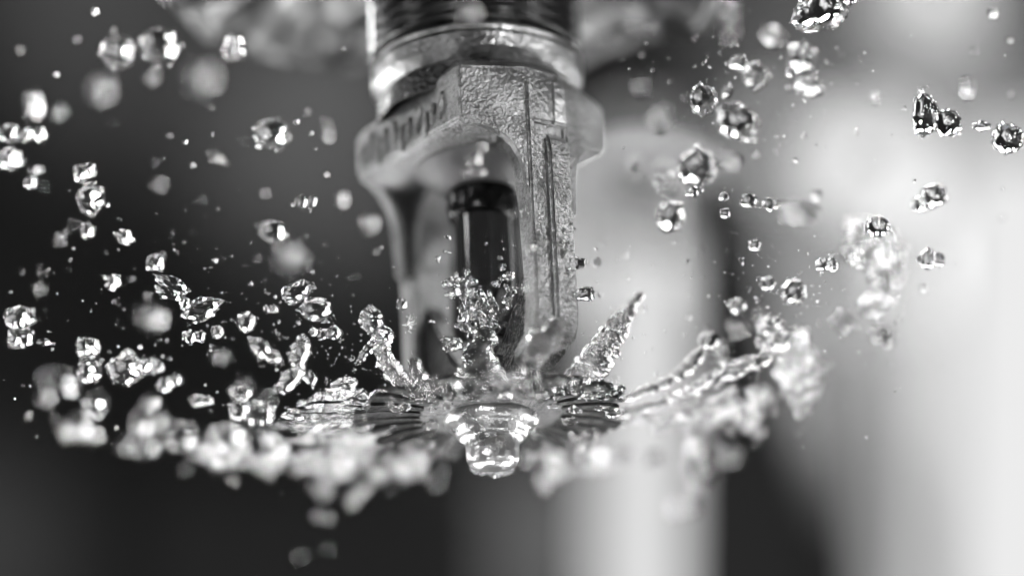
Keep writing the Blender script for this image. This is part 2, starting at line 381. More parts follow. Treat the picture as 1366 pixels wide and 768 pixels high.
# ------------------------------------------------------------------ water
def meta(elements, res, disp=0.0, freq=3.0, seed=0, mw=None):
    """blend spheres (x, y, z, r) into one closed water surface: a summed field meshed by surface nets"""
    E = np.array(elements, dtype=float); K = 3.2
    lo = (E[:, :3] - E[:, 3:] * 1.7).min(0) - 2 * res; hi = (E[:, :3] + E[:, 3:] * 1.7).max(0) + 2 * res
    dims = np.ceil((hi - lo) / res).astype(int) + 1
    F = np.zeros(dims)
    for x, y, z, r in E:
        c0 = np.array((x, y, z)); i0 = np.maximum(np.floor((c0 - 1.7 * r - lo) / res).astype(int), 0); i1 = np.minimum(np.ceil((c0 + 1.7 * r - lo) / res).astype(int) + 1, dims)
        gx, gy, gz = [lo[k] + res * np.arange(i0[k], i1[k]) - c0[k] for k in range(3)]
        d2 = (gx[:, None, None] ** 2 + gy[None, :, None] ** 2 + gz[None, None, :] ** 2) / (r * r)
        F[i0[0]:i1[0], i0[1]:i1[1], i0[2]:i1[2]] += np.where(d2 < 2.89, np.exp(-K * (d2 - 1)) - math.exp(-K * 1.89), 0)
    F -= 1.0
    ins = F > 0
    n = dims - 1
    cnt = np.zeros(n, int); pos = np.zeros(tuple(n) + (3,))
    corners = [(i, j, k) for i in (0, 1) for j in (0, 1) for k in (0, 1)]
    sl = lambda c: tuple(slice(c[k], c[k] + n[k]) for k in range(3))
    for ca in corners:
        for ax in range(3):
            if ca[ax]: continue
            cb = list(ca); cb[ax] = 1
            fa, fb = F[sl(ca)], F[sl(cb)]
            x = (fa > 0) != (fb > 0)
            t = np.where(x, fa / np.where(x, fa - fb, 1), 0)
            for k in range(3):
                base = ca[k] + (t if k == ax else 0)
                pos[..., k] += np.where(x, base, 0)
            cnt += x
    act = cnt > 0
    idx = -np.ones(n, int); idx[act] = np.arange(act.sum())
    cell = np.argwhere(act); V = lo + res * (cell + pos[act] / cnt[act][:, None])
    faces = []
    for ax in range(3):
        u, v = (ax + 1) % 3, (ax + 2) % 3
        A = [slice(1, -1)] * 3; B = [slice(1, -1)] * 3
        A[ax] = slice(0, -1); B[ax] = slice(1, None)
        a_, b_ = ins[tuple(A)], ins[tuple(B)]
        ch = np.argwhere(a_ != b_); flip = a_[tuple(ch.T)]
        g = ch.copy(); g[:, u] += 1; g[:, v] += 1
        q = []
        for du, dv in ((-1, -1), (0, -1), (0, 0), (-1, 0)):
            h = g.copy(); h[:, u] += du; h[:, v] += dv; q.append(idx[tuple(h.T)])
        q = np.stack(q, 1); q[~flip] = q[~flip][:, ::-1]; faces.append(q)
    faces = np.concatenate(faces)
    me = bpy.data.meshes.new('water'); me.from_pydata(V.tolist(), [], faces.tolist()); me.update()
    if disp:
        off = Vector((seed * 7.3, seed * 1.7, 0))
        ns = [v.normal.copy() for v in me.vertices]
        for v, nn in zip(me.vertices, ns):
            q = v.co * freq + off
            v.co += nn * disp * (noise.noise(q) + .5 * noise.noise(q * 2.3))
    me.shade_smooth(); me.materials.append(mw or M_WATER)
    return me
def unit(me):
    xs = [[v.co[i] for v in me.vertices] for i in range(3)]
    lo = [min(x) for x in xs]; hi = [max(x) for x in xs]
    for v in me.vertices: v.co = Vector([(v.co[i] - (lo[i] + hi[i]) / 2) / ((hi[i] - lo[i]) / 2) for i in range(3)])
    return me
def rdir():
    while True:
        v = Vector((random.uniform(-1, 1), random.uniform(-1, 1), random.uniform(-1, 1)))
        if .1 < v.length < 1: return v.normalized()
PROTO = {}
def dropmesh(seed, spine, bumps, rb, hb, wob, fine, sub=4):
    """a drop: a ball stretched along x with lobes, studded with bumps and rippled"""
    random.seed(seed * 13 + 5); bm = bmesh.new(); bmesh.ops.create_icosphere(bm, subdivisions=sub, radius=1)
    off = Vector((seed * 4.7, seed * 2.9, seed))
    bend = random.uniform(-.25, .25) if spine else 0
    for v in bm.verts:
        x, y, z = v.co; f = 1.0
        if spine:
            f = (1 + spine[1] * math.cos(x * math.pi * spine[2] + seed)) * math.sqrt(1 + .35 * x * x); x *= spine[0]
        v.co = Vector((x, y * f + bend * x * x / 2, z * f)) * (1 + wob * noise.noise(v.co * 1.3 + off))
    bm.normal_update(); vs = list(bm.verts); ns = [v.normal.copy() for v in vs]; base = [v.co.copy() for v in vs]
    cs = [(base[random.randrange(len(base))], random.uniform(*rb), random.uniform(*hb)) for _ in range(bumps)]
    for v, n_, p in zip(vs, ns, base):
        h = 0
        for c_, r_, a_ in cs:
            d2 = (p - c_).length_squared / (r_ * r_)
            if d2 < 1: h += 1.1 * a_ * (1 - d2) ** 2
        h += fine * (noise.noise(p * 4 + off) + .6 * noise.noise(p * 9 + off))
        v.co = p + n_ * h
    me = finish(bm); me.materials.append(M_WATER)
    return unit(me)
PROTO['round'] = [dropmesh(s_, None, 6, (.2, .4), (.03, .10), .14, .012) for s_ in range(5)]
PROTO['lump'] = [dropmesh(s_ + 10, (1.1, .10, 1.2), 60, (.14, .30), (.07, .17), .22, .025) for s_ in range(8)]
PROTO['bubbly'] = [dropmesh(s_ + 20, None, 80, (.13, .26), (.07, .15), .16, .02) for s_ in range(6)]
PROTO['long'] = [dropmesh(s_ + 30, (2.0, .22, 1.5), 70, (.14, .32), (.07, .18), .22, .03) for s_ in range(6)]
PROTO['bean'] = [dropmesh(s_ + 40, (1.5, .25, 1.8), 22, (.16, .34), (.05, .13), .18, .02) for s_ in range(5)]
PROTO['shard'] = [dropmesh(s_ + 50, (3.2, .3, 1.2), 14, (.2, .4), (.06, .15), .25, .03) for s_ in range(2)]
CAMROT = cam.rotation_euler.to_matrix()
def drop(px, py, wpx, hpx, dz, kind, label, ang=0, name='water_drop', group=None, depth=None):
    d = DIST + dz; k = d / FPX / 2 * 1.12
    o = bpy.data.objects.new(name, random.choice(PROTO[kind])); COL.objects.link(o)
    o.location = P(px, py, dz)
    dd = depth or min(wpx, hpx)
    m = (CAMROT @ Matrix.Rotation(R(ang + random.choice((0, 180))), 3, 'Z') @ Matrix.Rotation(R(random.choice((0, 180))), 3, 'X')).to_4x4()
    o.rotation_euler = m.to_euler()
    o.scale = (wpx * k, hpx * k, dd * k)
    tag(o, label, 'water drop', group); return o

def chain(pts, name, label, seed, cat='splash', bumps=9, res=None, rough=.22):
    """a ragged strand of water through (px, py, dz, radius px) points"""
    random.seed(seed); el = []; o0 = P(*pts[0][:3])
    for (x0, y0, d0, r0), (x1, y1, d1, r1) in zip(pts, pts[1:]):
        L = math.hypot(x1 - x0, y1 - y0) + 30 * abs(d1 - d0); n = max(2, int(L / (0.55 * (r0 + r1) / 2) ))
        for i in range(n):
            t = i / n; x, y, dz, r = x0 + (x1 - x0) * t, y0 + (y1 - y0) * t, d0 + (d1 - d0) * t, r0 + (r1 - r0) * t
            r *= random.uniform(.75, 1.2)
            p = P(x + random.uniform(-.25, .25) * r, y + random.uniform(-.25, .25) * r, dz) - o0
            rr = cm(r, dz) * .72; el.append((*p, rr))
            for b in range(max(1, int(bumps * .25))):
                d = rdir(); q = p + d * rr * random.uniform(.8, 1.25); el.append((*q, rr * random.uniform(rough, rough * 2)))
        rmean = sum(e[3] for e in el) / len(el)
    me = meta(el, res or max(.010, rmean * .22), rmean * .26, 1 / rmean * 1.3, seed, M_SPRAY)
    o = link(name, me, M_WATER); o.location = o0; tag(o, label, cat); return o

def cloud(boxes, name, label, seed, cat='splash', res=.022):
    """a mass of merged droplets; boxes of (px, py, dz, half width, half height, half depth cm, count, rmin px, rmax px)"""
    random.seed(seed); el = []; o0 = P(*boxes[0][:3])
    for px, py, dz, hw, hh, hd, n, r0, r1 in boxes:
        for i in range(int(n * 1.7)):
            d = rdir() * random.uniform(.2, 1) ** .6
            dzz = dz + d.z * hd
            p = P(px + d.x * hw, py + d.y * hh, dzz) - o0
            el.append((*p, cm(random.uniform(r0, r1), dzz) * .8))
    me = meta(el, res, .014, 22, seed, M_SPRAY)
    o = link(name, me, M_WATER); o.location = o0; tag(o, label, cat); return o

def spray(boxes, name, label, seed, cat='spray'):
    wide = 3.0 if name == 'mist' else 1.0
    """spray too dense to count: many separate small lumps; boxes as in cloud()"""
    random.seed(seed); o0 = P(*boxes[0][:3]); vs, fs = [], []
    for px, py, dz, hw, hh, hd, n, r0, r1 in boxes:
        subs = [rdir() * random.uniform(.3, 1) for _ in range(max(4, n // 9))]
        for i in range(n):
            d = random.choice(subs) + Vector((random.gauss(0, .14) * wide, random.gauss(0, .16) * wide, random.gauss(0, .2))); dzz = dz + d.z * hd
            p = P(px + d.x * hw, py + d.y * hh, dzz) - o0
            r = cm(r0 + (r1 - r0) * random.random() ** 2.2, dzz)
            me = random.choice(SMALL); M = Euler((random.uniform(0, 6), random.uniform(0, 6), random.uniform(0, 6))).to_matrix() @ Matrix.Diagonal((r * random.uniform(.8, 1.5), r, r))
            k = len(vs)
            vs += [p + M @ v.co for v in me.vertices]; fs += [[k + q for q in f.vertices] for f in me.polygons]
    me = bpy.data.meshes.new('spray'); me.from_pydata(vs, [], fs); me.shade_smooth()
    o = link(name, me, M_SPRAY); o.location = o0; tag(o, label, cat); o['kind'] = 'stuff'; return o
SMALL = []
for k in range(6):
    bm = bmesh.new(); bmesh.ops.create_icosphere(bm, subdivisions=3, radius=1)
    for v in bm.verts: v.co *= 1 + .28 * noise.noise(v.co * 1.6 + Vector((k * 5, 0, 0))) + .12 * noise.noise(v.co * 4 + Vector((k * 5, 2, 0)))
    SMALL.append(finish(bm))

# --- splashes that stand on the deflector and the frame
chain([(566, 526, -1.35, 14), (545, 514, -1.25, 15), (525, 500, -1.1, 17), (512, 470, -.8, 14), (508, 448, -.6, 17), (497, 424, -.5, 21), (492, 416, -.5, 16)], 'water_splash', 'ragged tongue of water with a round head, rising left of the far frame arm', 31)
chain([(508, 448, -.55, 9), (492, 466, -.55, 8), (478, 482, -.55, 6)], 'water_strand', 'short thin strand hanging off the round-headed tongue of water', 32)
chain([(568, 520, -1.4, 12), (561, 503, -1.3, 11), (553, 490, -1.2, 9), (551, 479, -1.2, 13)], 'water_splash', 'small clear stalk of water with a ball tip beside the far arm foot', 33)
chain([(757, 512, -1.2, 18), (785, 492, -1.0, 26), (800, 470, -.8, 24), (822, 438, -.4, 17), (846, 402, 0, 8), (858, 390, .1, 5)], 'water_splash', 'tapering tongue of water leaping up right of the near frame arm', 34)
chain([(704, 512, -1.65, 24), (709, 492, -1.55, 18), (717, 470, -1.5, 24), (733, 448, -1.45, 23), (748, 426, -1.4, 14)], 'water_splash', 'frothy water running down the foot of the near frame arm', 35)
chain([(626, 512, -1.5, 28), (638, 486, -1.2, 27), (647, 460, -.9, 23), (652, 440, -.8, 18)], 'water_splash', 'upright frothy column of water in front of the hub', 36)
cloud([(638, 420, -.6, 30, 36, .18, 46, 3, 9), (622, 382, -.55, 18, 20, .12, 14, 3, 7), (680, 385, -.6, 8, 30, .1, 9, 3, 7), (600, 384, -.5, 14, 14, .12, 8, 3, 5)], 'water_froth', 'bubbly froth clinging to the lower glass bulb', 37, res=.014)
cloud([(605, 458, -.5, 17, 10, .15, 16, 3, 7)], 'water_froth', 'little cluster of froth left of the hub column', 38, res=.014)
chain([(832, 532, -.1, 7), (870, 517, 0, 7), (900, 503, 0, 8), (922, 486, 0, 11), (940, 464, 0, 9)], 'water_strand', 'thin beaded strand ending in a single ball, right of the deflector', 39)
drop(945, 454, 25, 20, 0, 'round', 'clear ball of water at the tip of the thin right strand')
chain([(832, 552, .2, 7), (875, 540, .2, 7), (910, 524, .1, 8), (950, 506, .1, 10), (985, 489, .1, 14), (1012, 482, .1, 13), (1032, 468, .1, 18)], 'water_strand', 'thicker lumpy strand climbing right into a big knot of water', 40)
cloud([(1030, 446, .1, 22, 26, .15, 26, 6, 12)], 'water_splash', 'big faceted knot of water at the end of the thick right strand', 41, res=.016)
chain([(895, 532, .1, 4), (925, 520, .1, 8), (940, 508, .1, 9), (955, 496, .1, 4)], 'water_splash', 'small triangular flake of water between the two right strands', 42)
chain([(402, 455, -.2, 12), (400, 478, -.2, 13), (397, 495, -.2, 11), (386, 510, -.2, 14), (378, 524, -.2, 11)], 'water_splash', 'forked clump of water standing in the air left of the deflector', 43)
chain([(398, 496, -.2, 9), (412, 505, -.2, 9), (422, 502, -.2, 8)], 'water_strand', 'side arm of the forked clump left of the deflector', 44)
chain([(447, 516, -.3, 9), (462, 514, -.3, 12), (478, 508, -.3, 11)], 'water_splash', 'small double lump of water just above the left rim wave', 45)
cloud([(425, 556, .2, 34, 26, .5, 36, 4, 10), (465, 540, 0, 45, 20, .4, 36, 4, 10), (515, 532, -.2, 40, 14, .3, 26, 4, 9), (465, 570, .6, 55, 18, .5, 36, 4, 10)], 'water_wave', 'broad crumpled wave of water breaking off the left rim', 46, res=.02)
chain([(404, 540, 0, 8), (410, 556, 0, 11), (420, 570, .1, 12)], 'water_splash', 'narrow finger of water at the left end of the rim wave', 47)
spray([(300, 608, 1.8, 48, 24, .7, 62, 2, 9), (380, 614, 1.8, 52, 20, .7, 56, 2, 9), (470, 604, 1.6, 78, 32, .7, 110, 2, 9), (540, 614, 1.5, 48, 20, .5, 55, 2, 8), (450, 574, .8, 75, 20, .5, 70, 2, 7)], 'water_spray', 'long bright bank of blurred spray beyond the left rim', 48)
cloud([(578, 514, -1.4, 36, 10, .2, 30, 3, 8), (636, 502, -1.6, 24, 9, .12, 13, 3, 9), (700, 505, -1.6, 24, 9, .12, 14, 3, 9)], 'water_splash', 'clear splash lying on the near rim in front of the hub', 49, res=.016)
cloud([(755, 512, -1.3, 30, 12, .2, 36, 3, 9), (800, 520, -.9, 34, 11, .2, 36, 3, 9)], 'water_splash', 'low crinkled splash along the right rim of the deflector', 50, res=.016)
cloud([(1066, 495, 1.0, 26, 54, .35, 60, 5, 14)], 'water_splash', 'tall blurred slab of water right of the faceted knot', 51, res=.02)
spray([(1000, 542, 1.0, 48, 28, .5, 90, 2, 9), (935, 554, 1.1, 52, 22, .5, 80, 2, 8), (870, 562, 1.1, 46, 13, .4, 46, 2, 7)], 'water_spray', 'frothy blurred bank of spray beyond the right rim', 52)
spray([(722, 622, 1.9, 30, 28, .5, 50, 4, 13), (790, 606, 1.8, 55, 18, .5, 45, 3, 10)], 'water_splash', 'bright blurred splash beyond the far rim, right of the nut', 53)
spray([(927, 612, 2.2, 26, 34, .5, 44, 5, 12)], 'water_splash', 'bright blurred clump of spray below the right bank', 54)
spray([(897, 675, 3.2, 32, 9, .3, 12, 5, 9)], 'water_splash', 'short blurred row of drops low on the right', 55)
cloud([(655, 616, -.2, 30, 16, .2, 26, 6, 13)], 'water_drop', 'clear water wrapped round the tip below the nut', 56, 'water drop', res=.016)
cloud([(1152, 320, 1.0, 24, 34, .3, 26, 6, 15), (1180, 345, 1.0, 26, 44, .3, 32, 6, 15), (1172, 405, 1.0, 16, 24, .25, 10, 6, 12)], 'water_clump', 'largest ragged clump of water in front of the bright right side', 57, res=.02)

chain([(470, 548, -.1, 4), (430, 556, 0, 4), (398, 566, .1, 3), (362, 566, .2, 4)], 'water_strand', 'thin flat strand running left from the rim wave', 58)
chain([(480, 562, .2, 4), (436, 572, .3, 3.5), (404, 584, .4, 4), (372, 592, .5, 3)], 'water_strand', 'lower thin strand running left under the rim wave', 59)
chain([(836, 560, .3, 4), (880, 556, .4, 3.5), (925, 540, .4, 4), (966, 524, .4, 3)], 'water_strand', 'lowest thin strand running right under the thick lumpy one', 60)

# the thin torn film of water that leaves the rim of the plate at the left
def film(a0, a1, label, seed):
    bm = bmesh.new(); SEG, NR = 90, 22; top, bot = [], []
    for i in range(NR + 1):
        ra, rb = [], []
        for k in range(SEG + 1):
            a = R(a0 + (a1 - a0) * k / SEG); q = Vector((math.cos(a), math.sin(a), seed))
            side = math.sin(math.pi * k / SEG) ** .6                 # shorter towards both torn ends
            edge = 1.30 + side * (.62 + .45 * noise.noise(q * 3) + .28 * noise.noise(q * 10) + .12 * noise.noise(q * 27))
            r = 1.24 + (max(edge, 1.27) - 1.24) * i / NR; t = r - 1.24
            zz = -1.25 + .06 * t * t + .04 * t * noise.noise(Vector((math.cos(a) * 7, math.sin(a) * 7, t * .8))) + .012 * t * noise.noise(Vector((math.cos(a) * r * 6, math.sin(a) * r * 6, 5)))
            th = (.007 + .012 * (i / NR) ** 6 + .004 * noise.noise(Vector((math.cos(a) * 16, math.sin(a) * 16, t)))) * (.25 + .75 * side)
            ra.append(bm.verts.new((r * math.cos(a), r * math.sin(a), zz + th))); rb.append(bm.verts.new((r * math.cos(a), r * math.sin(a), zz - th)))
        top.append(ra); bot.append(rb)
    for i in range(NR):
        for k in range(SEG):
            bm.faces.new((top[i][k], top[i + 1][k], top[i + 1][k + 1], top[i][k + 1])); bm.faces.new((bot[i][k + 1], bot[i + 1][k + 1], bot[i + 1][k], bot[i][k]))
        for k in (0, SEG): bm.faces.new((top[i][k], bot[i][k], bot[i + 1][k], top[i + 1][k]))
    for i in (0, NR):
        for k in range(SEG): bm.faces.new((top[i][k], bot[i][k], bot[i][k + 1], top[i][k + 1]))
    o = link('water_sheet', finish(bm), M_WATER); o.rotation_euler = TILT; tag(o, label, 'water sheet')
film(152, 204, 'thin clear torn film of water off the left rim of the deflector', 2)

# --- single drops, each from the photograph: px, py, width, height, distance, kind, label, angle
D = [
 (155, 70, 42, 42, -1.8, 'lump', 'ringed blurred drop, left one of the pair at the upper left'),
 (214, 62, 56, 46, -1.9, 'bubbly', 'wide ringed blurred drop, right one of the pair at the upper left'),
 (136, 121, 26, 26, -4.2, 'round', 'pale very soft drop below the upper left pair'),
 (204, 104, 14, 14, -3.0, 'round', 'soft bright round drop under the wide ringed drop'),
 (270, 105, 30, 30, -5.0, 'round', 'faintest large soft drop left of the ceiling plate'),
 (312, 64, 26, 36, -1.7, 'bean', 'ringed drop just under the left end of the ceiling plate'),
 (127, 16, 10, 10, -1.4, 'round', 'tiny ringed drop near the top edge, upper left'),
 (45, 140, 22, 36, -2.4, 'bean', 'soft upright drop near the upper left edge'),
 (79, 150, 16, 14, -3.0, 'round', 'faint soft drop beside the upright one near the left edge'),
 (12, 178, 34, 24, -1.5, 'lump', 'ringed drop touching the left edge, above the brightest one'),
 (46, 180, 34, 20, -1.5, 'bean', 'ringed drop right of the one touching the left edge'),
 (15, 212, 32, 28, -1.7, 'lump', 'brightest overexposed drop at the left edge'),
 (42, 244, 18, 16, -1.4, 'round', 'small drop with two highlights below the overexposed one'),
 (48, 228, 20, 8, -2.0, 'shard', 'faint thin sliver beside the overexposed drop'),
 (113, 230, 28, 24, -1.3, 'lump', 'hook-shaped drop above the brightest vertical clump, left side', 20),
 (121, 266, 34, 44, -1.3, 'lump', 'bright vertical clump of water left of centre left'),
 (117, 308, 18, 18, -1.4, 'round', 'small ringed drop directly below the bright vertical clump'),
 (166, 316, 18, 28, -1.2, 'bean', 'small upright ringed drop right of the bright vertical clump', 70),
 (79, 319, 8, 8, -2.6, 'round', 'faint tiny soft drop left of the small ringed drop'),
 (257, 220, 6, 6, -1.5, 'round', 'lone tiny ring in the dark left of the sprinkler'),
 (289, 211, 26, 8, -2.2, 'shard', 'faint tilted sliver in the dark left of the hex boss', -35),
 (213, 246, 12, 12, -3.0, 'round', 'soft pale round drop alone in the dark left area'),
 (364, 180, 46, 42, -1.5, 'bubbly', 'ringed wide drop between the hex boss and the upper left pair'),
 (437, 175, 9, 30, -2.6, 'round', 'pale upright soft drop just left of the hex boss'),
 (457, 265, 12, 20, -2.6, 'round', 'pale bright soft drop below the hex boss left corner'),
 (408, 270, 26, 18, -1.3, 'bean', 'small drop with two bright points left of the pale soft one'),
 (492, 300, 20, 20, -2.8, 'round', 'soft round drop beside the top of the far frame arm'),
 (207, 350, 24, 22, -1.1, 'lump', 'bright ringed knot of water high in the left arc'),
 (150, 376, 20, 22, -1.3, 'bean', 'small drop with a white highlight far left of the left arc', 60),
 (53, 385, 9, 9, -2.6, 'round', 'faint soft dot near the left edge'),
 (287, 348, 7, 7, -1.2, 'round', 'tiny ring between the left arc and the tilted oval drop'),
 (228, 384, 28, 48, -.7, 'long', 'tall knotted drop in the left arc, the upper of two', 65),
 (203, 424, 24, 40, -3.4, 'long', 'large soft pale drop behind the left arc', 80),
 (270, 412, 30, 58, -.6, 'long', 'tallest knotted drop in the left arc', 110),
 (247, 405, 14, 18, -.8, 'round', 'small drop stuck to the left of the tallest knotted drop'),
 (258, 449, 28, 18, -.9, 'bean', 'small bright double drop under the tallest knotted drop'),
 (291, 443, 14, 14, -1.2, 'round', 'small ringed drop right of the bright double drop'),
 (328, 430, 24, 24, -1.2, 'round', 'round drop with a ring of highlights in the middle of the left spray'),
 (365, 308, 34, 26, -1.5, 'round', 'tilted oval ringed drop left of the far frame arm', -10),
 (389, 344, 30, 34, -3.6, 'bean', 'large pale soft double drop left of the far frame arm', -40),
 (396, 390, 38, 26, -1.0, 'lump', 'grainy drop under the pale soft double drop', 25),
 (361, 412, 20, 10, -1.2, 'bean', 'tiny bright pair of drops left of the round cup-like drop'),
 (421, 413, 38, 28, -1.2, 'round', 'cup-like round drop with bright rings left of the tongue of water'),
 (440, 444, 32, 18, -.9, 'bean', 'small flat drop linked to the round-headed tongue', 8),
 (418, 443, 10, 10, -1.1, 'round', 'tiny dot of water left of the small flat drop'),
 (536, 406, 14, 14, -1.1, 'round', 'tiny ringed drop left of the lower far frame arm'),
 (546, 431, 8, 20, -2.0, 'round', 'pale upright soft drop on the far frame arm'),
 (27, 424, 40, 30, -.2, 'bubbly', 'upper half of the sharp lumpy drop at the left edge'),
 (27, 450, 32, 28, -.2, 'lump', 'lower half of the sharp lumpy drop at the left edge'),
 (62, 457, 22, 6, -.3, 'shard', 'thin bright sliver right of the sharp drop at the left edge', -8),
 (117, 462, 30, 22, -.2, 'lump', 'knotted head of the upright clump at far left'),
 (120, 490, 28, 38, -.2, 'lump', 'body of the upright clump at far left'),
 (353, 468, 48, 20, -.1, 'long', 'sharp diagonal sausage of water left of the forked clump', -38),
 (295, 475, 18, 12, -2.6, 'bean', 'soft pale double dot under the left arc'),
 (187, 463, 6, 6, -.8, 'round', 'lone speck of water above the crouching clump'),
 (79, 508, 26, 46, 1.9, 'lump', 'blurred bright clump at the lower left, the highest of its row', 70),
 (61, 530, 14, 16, 2.2, 'round', 'blurred dot at the foot of the bright lower left clump'),
 (127, 540, 24, 34, 1.0, 'round', 'egg-shaped drop with a dark core at the lower left', -20),
 (88, 576, 14, 18, 2.2, 'round', 'soft bright egg left of the lower left trio'),
 (126, 579, 14, 16, 2.2, 'round', 'soft bright egg right of the lower left trio'),
 (106, 570, 30, 30, 2.0, 'bubbly', 'hazy lumpy middle of the lower left trio'),
 (168, 492, 42, 38, -.1, 'lump', 'dark sharp crouching clump of water, lower left', 35),
 (190, 489, 28, 20, -.1, 'lump', 'right shoulder of the crouching clump, lower left'),
 (204, 487, 12, 12, 1.3, 'round', 'soft grey ball behind the crouching clump'),
 (213, 490, 11, 12, 0, 'round', 'small sharp bead right of the crouching clump'),
 (226, 511, 32, 18, 0, 'bean', 'sharp bean of water below the sharp bead', 25),
 (201, 536, 22, 17, 1.0, 'lump', 'small drop with bright spots below the sharp bean'),
 (269, 534, 28, 14, 0, 'long', 'thin sharp comet of water above the bright bank'),
 (188, 566, 20, 28, 1.9, 'round', 'bright blurred drop, left of a pair over the dim haze', 10),
 (210, 560, 14, 16, 1.9, 'round', 'bright blurred drop, right of a pair over the dim haze'),
 (165, 596, 10, 10, 2.2, 'round', 'soft ring below the bright blurred pair'),
 (192, 592, 44, 26, 2.4, 'bubbly', 'dim lumpy haze of water under the bright blurred pair'),
 (240, 581, 34, 34, 1.4, 'lump', 'half-sharp clump left of the long bright bank'),
 (320, 523, 20, 34, 0, 'long', 'dark upright drop with a clear base above the bright bank', 85),
 (320, 545, 26, 34, 0, 'lump', 'clear lower half of the dark upright drop'),
 (346, 551, 36, 30, .1, 'lump', 'crumpled drop right of the dark upright one'),
 (326, 515, 10, 10, 2.6, 'round', 'bright soft disc behind the dark upright drop'),
 (355, 531, 12, 12, 2.8, 'round', 'brightest soft disc left of the forked clump'),
 (306, 582, 46, 32, 1.1, 'bubbly', 'frothy half-sharp clump on top of the long bright bank'),
 (358, 581, 22, 18, 1.2, 'bean', 'small drop with bright ends on top of the long bright bank'),
 (424, 644, 17, 17, 2.2, 'bubbly', 'bright overexposed disc under the bank, upper of two'),
 (431, 655, 17, 17, 2.2, 'bubbly', 'bright overexposed disc under the bank, lower of two'),
 (478, 655, 17, 17, 2.2, 'bubbly', 'bright disc under the bank, upper right'),
 (469, 667, 17, 17, 2.2, 'bubbly', 'bright disc under the bank, lowest of the bright ones'),
 (421, 688, 10, 10, 1.8, 'bubbly', 'left disc of the small pair below the bank'),
 (437, 691, 9, 9, 1.8, 'bubbly', 'right disc of the small pair below the bank'),
 (400, 740, 7, 7, 2.4, 'round', 'dim left disc near the bottom edge'),
 (436, 732, 6, 6, 2.4, 'round', 'dim right disc near the bottom edge'),
 # right side
 (973, 24, 20, 60, -3.6, 'long', 'tall pale soft streak of water at the top, right of the ceiling plate', 4),
 (1090, 16, 74, 54, -.9, 'lump', 'large lumpy clump of water cut by the top edge', 25),
 (1128, 2, 34, 20, -1.0, 'long', 'pointed tail of the large clump at the top edge', 30),
 (1030, 48, 22, 34, -2.2, 'bean', 'pale soft drop left of the large clump at the top', 70),
 (855, 117, 14, 14, -3.0, 'round', 'pale soft round drop on the dark area right of the hex boss'),
 (984, 84, 22, 22, -1.4, 'lump', 'lumpy drop in a bright chain, the upper left of it'),
 (1008, 102, 34, 34, -1.70, 'lump', 'lumpy drop in a bright chain, below the upper left one'),
 (1072, 76, 36, 38, -1.80, 'bubbly', 'half-sharp round drop under the large top clump'),
 (1062, 92, 26, 16, -1.2, 'bean', 'white hooked drop at the lower left of the half-sharp one', 30),
 (1080, 114, 34, 24, -2.0, 'bean', 'bright soft double drop under the white hooked one', -20),
 (940, 134, 34, 42, -1.10, 'lump', 'sharp-edged pale lump right of the hex boss'),
 (982, 162, 58, 44, -1.50, 'bubbly', 'large bobbled drop touching the sharp-edged pale lump', -30),
 (970, 122, 10, 18, -1.6, 'round', 'small tilted soft drop above the large bobbled one', -25),
 (882, 155, 20, 26, -3.4, 'round', 'faint soft drop beside the hex boss right corner'),
 (846, 219, 14, 16, -3.2, 'round', 'faint soft drop right of the near frame arm'),
 (931, 219, 48, 50, -1.60, 'bubbly', 'big round bobbled drop, the lowest of the pale group'),
 (926, 256, 22, 14, -.7, 'bean', 'small flat drop right under the big round bobbled one', 10),
 (975, 215, 24, 18, -2.6, 'round', 'pale soft drop right of the big round bobbled one'),
 (891, 235, 22, 30, -4.0, 'round', 'large pale glow of a drop against the light, right of the arm'),
 (893, 288, 36, 40, -1.70, 'bubbly', 'frosty ringed drop below the pale glow'),
 (966, 262, 14, 12, -.9, 'round', 'tiny drop under the pale group'),
 (999, 268, 22, 20, -1.0, 'lump', 'left one of two small lumpy drops in mid right'),
 (1028, 273, 22, 18, -1.0, 'bean', 'right one of two small lumpy drops in mid right'),
 (967, 285, 13, 13, -.6, 'round', 'tiny clear drop below the two small lumpy drops'),
 (1007, 327, 16, 15, -.3, 'round', 'small sharp drop alone in the middle right'),
 (1066, 284, 22, 48, -2.6, 'bean', 'tall pale soft drop left of the largest ragged clump', 85),
 (1088, 261, 12, 12, -2.0, 'round', 'bright soft dot at the top of the tall pale soft drop'),
 (1236, 153, 34, 58, -.5, 'lump', 'left half of the sharp broad drop, upper right'),
 (1262, 164, 44, 34, -.5, 'bubbly', 'right half of the sharp broad drop, upper right', -30),
 (1290, 118, 16, 22, -2.4, 'round', 'faint soft drop above the broad drop, upper right'),
 (1309, 168, 24, 14, -1.0, 'bean', 'small blurred drop between the two sharp ones, upper right'),
 (1343, 185, 40, 42, -.5, 'bubbly', 'sharp round drop by the right edge'),
 (1244, 262, 36, 30, -.1, 'bubbly', 'grey sharp drop on the white area, larger half', 20),
 (1228, 272, 24, 22, -.1, 'bubbly', 'grey sharp drop on the white area, smaller half'),
 (1241, 345, 34, 28, -1.2, 'bean', 'soft grey bowl-shaped drop on the white area'),
 (1232, 384, 10, 11, 0, 'round', 'tiny sharp bead below the bowl-shaped drop'),
 (1170, 303, 32, 28, -.4, 'round', 'sharp clear drop in front of the largest ragged clump'),
 (1178, 446, 22, 36, .9, 'bean', 'two-lobed drop hanging under the largest ragged clump', 60),
 (1127, 430, 22, 30, .9, 'bean', 'soft tilted drop left of the hanging two-lobed one', 60),
 (1103, 353, 30, 18, -1.0, 'bean', 'row of three fused drops left of the largest ragged clump'),
 (1325, 18, 10, 12, -1.6, 'round', 'bright tilted speck near the top right corner', 30),
 (1168, 130, 12, 12, -2.0, 'round', 'soft bright dot above the blurred round lamp'),
